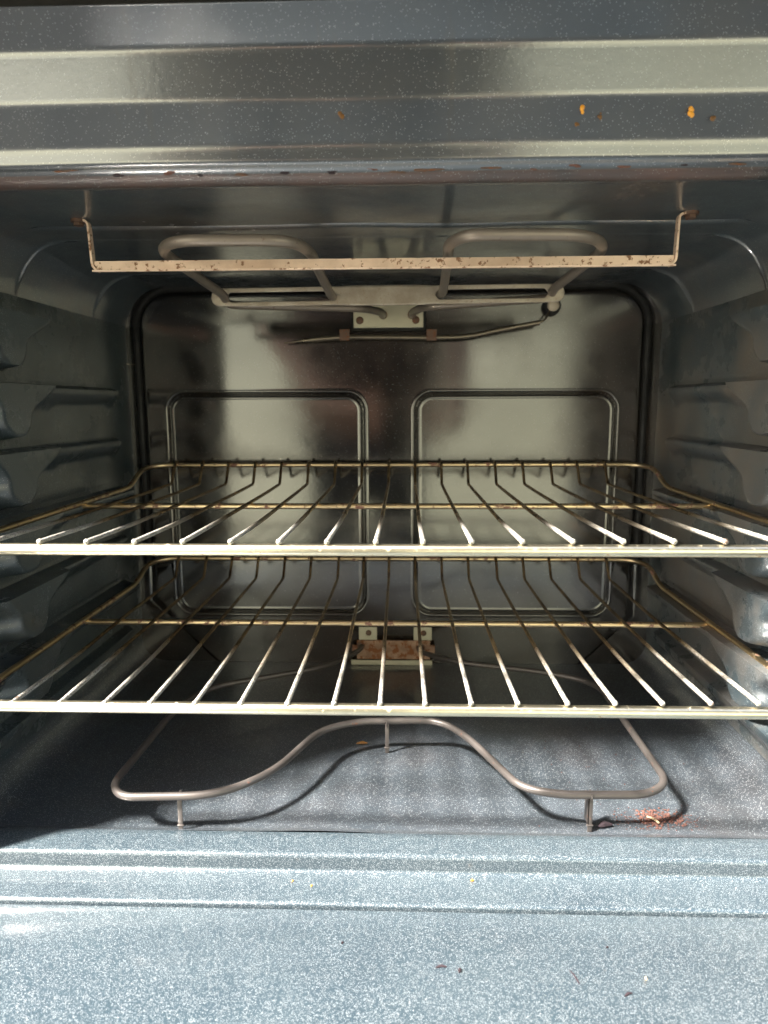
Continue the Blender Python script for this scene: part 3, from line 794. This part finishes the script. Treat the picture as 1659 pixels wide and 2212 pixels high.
bm = bmesh.new(); tube(bm, densify([p0, (p0 + p1) / 2 + Vector((0.0005, 0.0003, 0.0008)), p1], 0.001), 0.0009, 8, jitter=0.4)
tag(obj('straw_piece', bm, M['straw']), 'pale straw-like splinter lying in the rust crumbs on the oven floor', 'splinter')
ZD = ZB1 - 0.0030
def crumb(px, py, z, l, wd, ang, mat, label, nm='crumb'):
    p = atZ(px, py, z); d = Vector((math.cos(ang), math.sin(ang), 0)) * l / 2
    bm = bmesh.new(); pth = densify([p - d, p + Vector((0, l * 0.12, 0.0003)), p + d], l / 6)
    nn = len(pth) - 1
    tube(bm, [q + Vector((0, 0, wd * 0.35)) for q in pth], wd / 2, 7, rads=[wd / 2 * (0.35 + math.sin(math.pi * i / nn) * 0.7) for i in range(nn + 1)], jitter=0.5)
    tag(obj(nm, bm, mat), label, 'crumb', 'crumbs on the open oven door and sill')
crumb(953, 2091, ZD, 0.0070, 0.0016, 0.1, M['char'], 'thin charred crumb left of the round black crumb on the oven door')
crumb(993, 2099, ZD, 0.0034, 0.0024, 1.2, M['char'], 'chunky black crumb lying alone on the open oven door')
crumb(1241, 2112, ZD, 0.0110, 0.0012, 1.9, M['char'], 'long curved brown-black crumb standing lengthwise on the oven door')
crumb(1358, 2150, ZD, 0.0060, 0.0012, 0.4, M['char'], 'small dark crumb nearest the photographer on the oven door')
crumb(1312, 2048, ZD, 0.0016, 0.0012, 0.4, M['char'], 'tiny dark speck farthest back on the open oven door')
crumb(632, 1905, ZB1, 0.0020, 0.0014, 0.9, M['amber'], 'amber crumb on the oven sill, left one of a pair')
crumb(673, 1915, ZB1, 0.0018, 0.0015, 1.3, M['amber'], 'amber crumb on the oven sill, right one of a pair')
crumb(1020, 1904, ZB1, 0.0022, 0.0016, 0.0, M['amber'], 'pale orange crumb alone on the right half of the oven sill')
crumb(1307, 1786, ZF + 0.001, 0.0120, 0.0040, 0.2, M['char'], 'flat dark piece beside the foot of the right element leg')  # dark elongated piece at the leg's foot
crumb(740, 2038, ZD, 0.0018, 0.0012, 0.8, M['char'], 'tiny dark speck left of all other crumbs on the open oven door')
crumb(782, 1608, ZF + 0.001, 0.0110, 0.0030, 0.1, M['brownfat'], 'flat brown flake on the oven floor left of the middle element leg')
crumb(1395, 2115, ZD, 0.0022, 0.0012, 1.5, M['straw'], 'pale yellow crumb among the dark ones on the oven door')
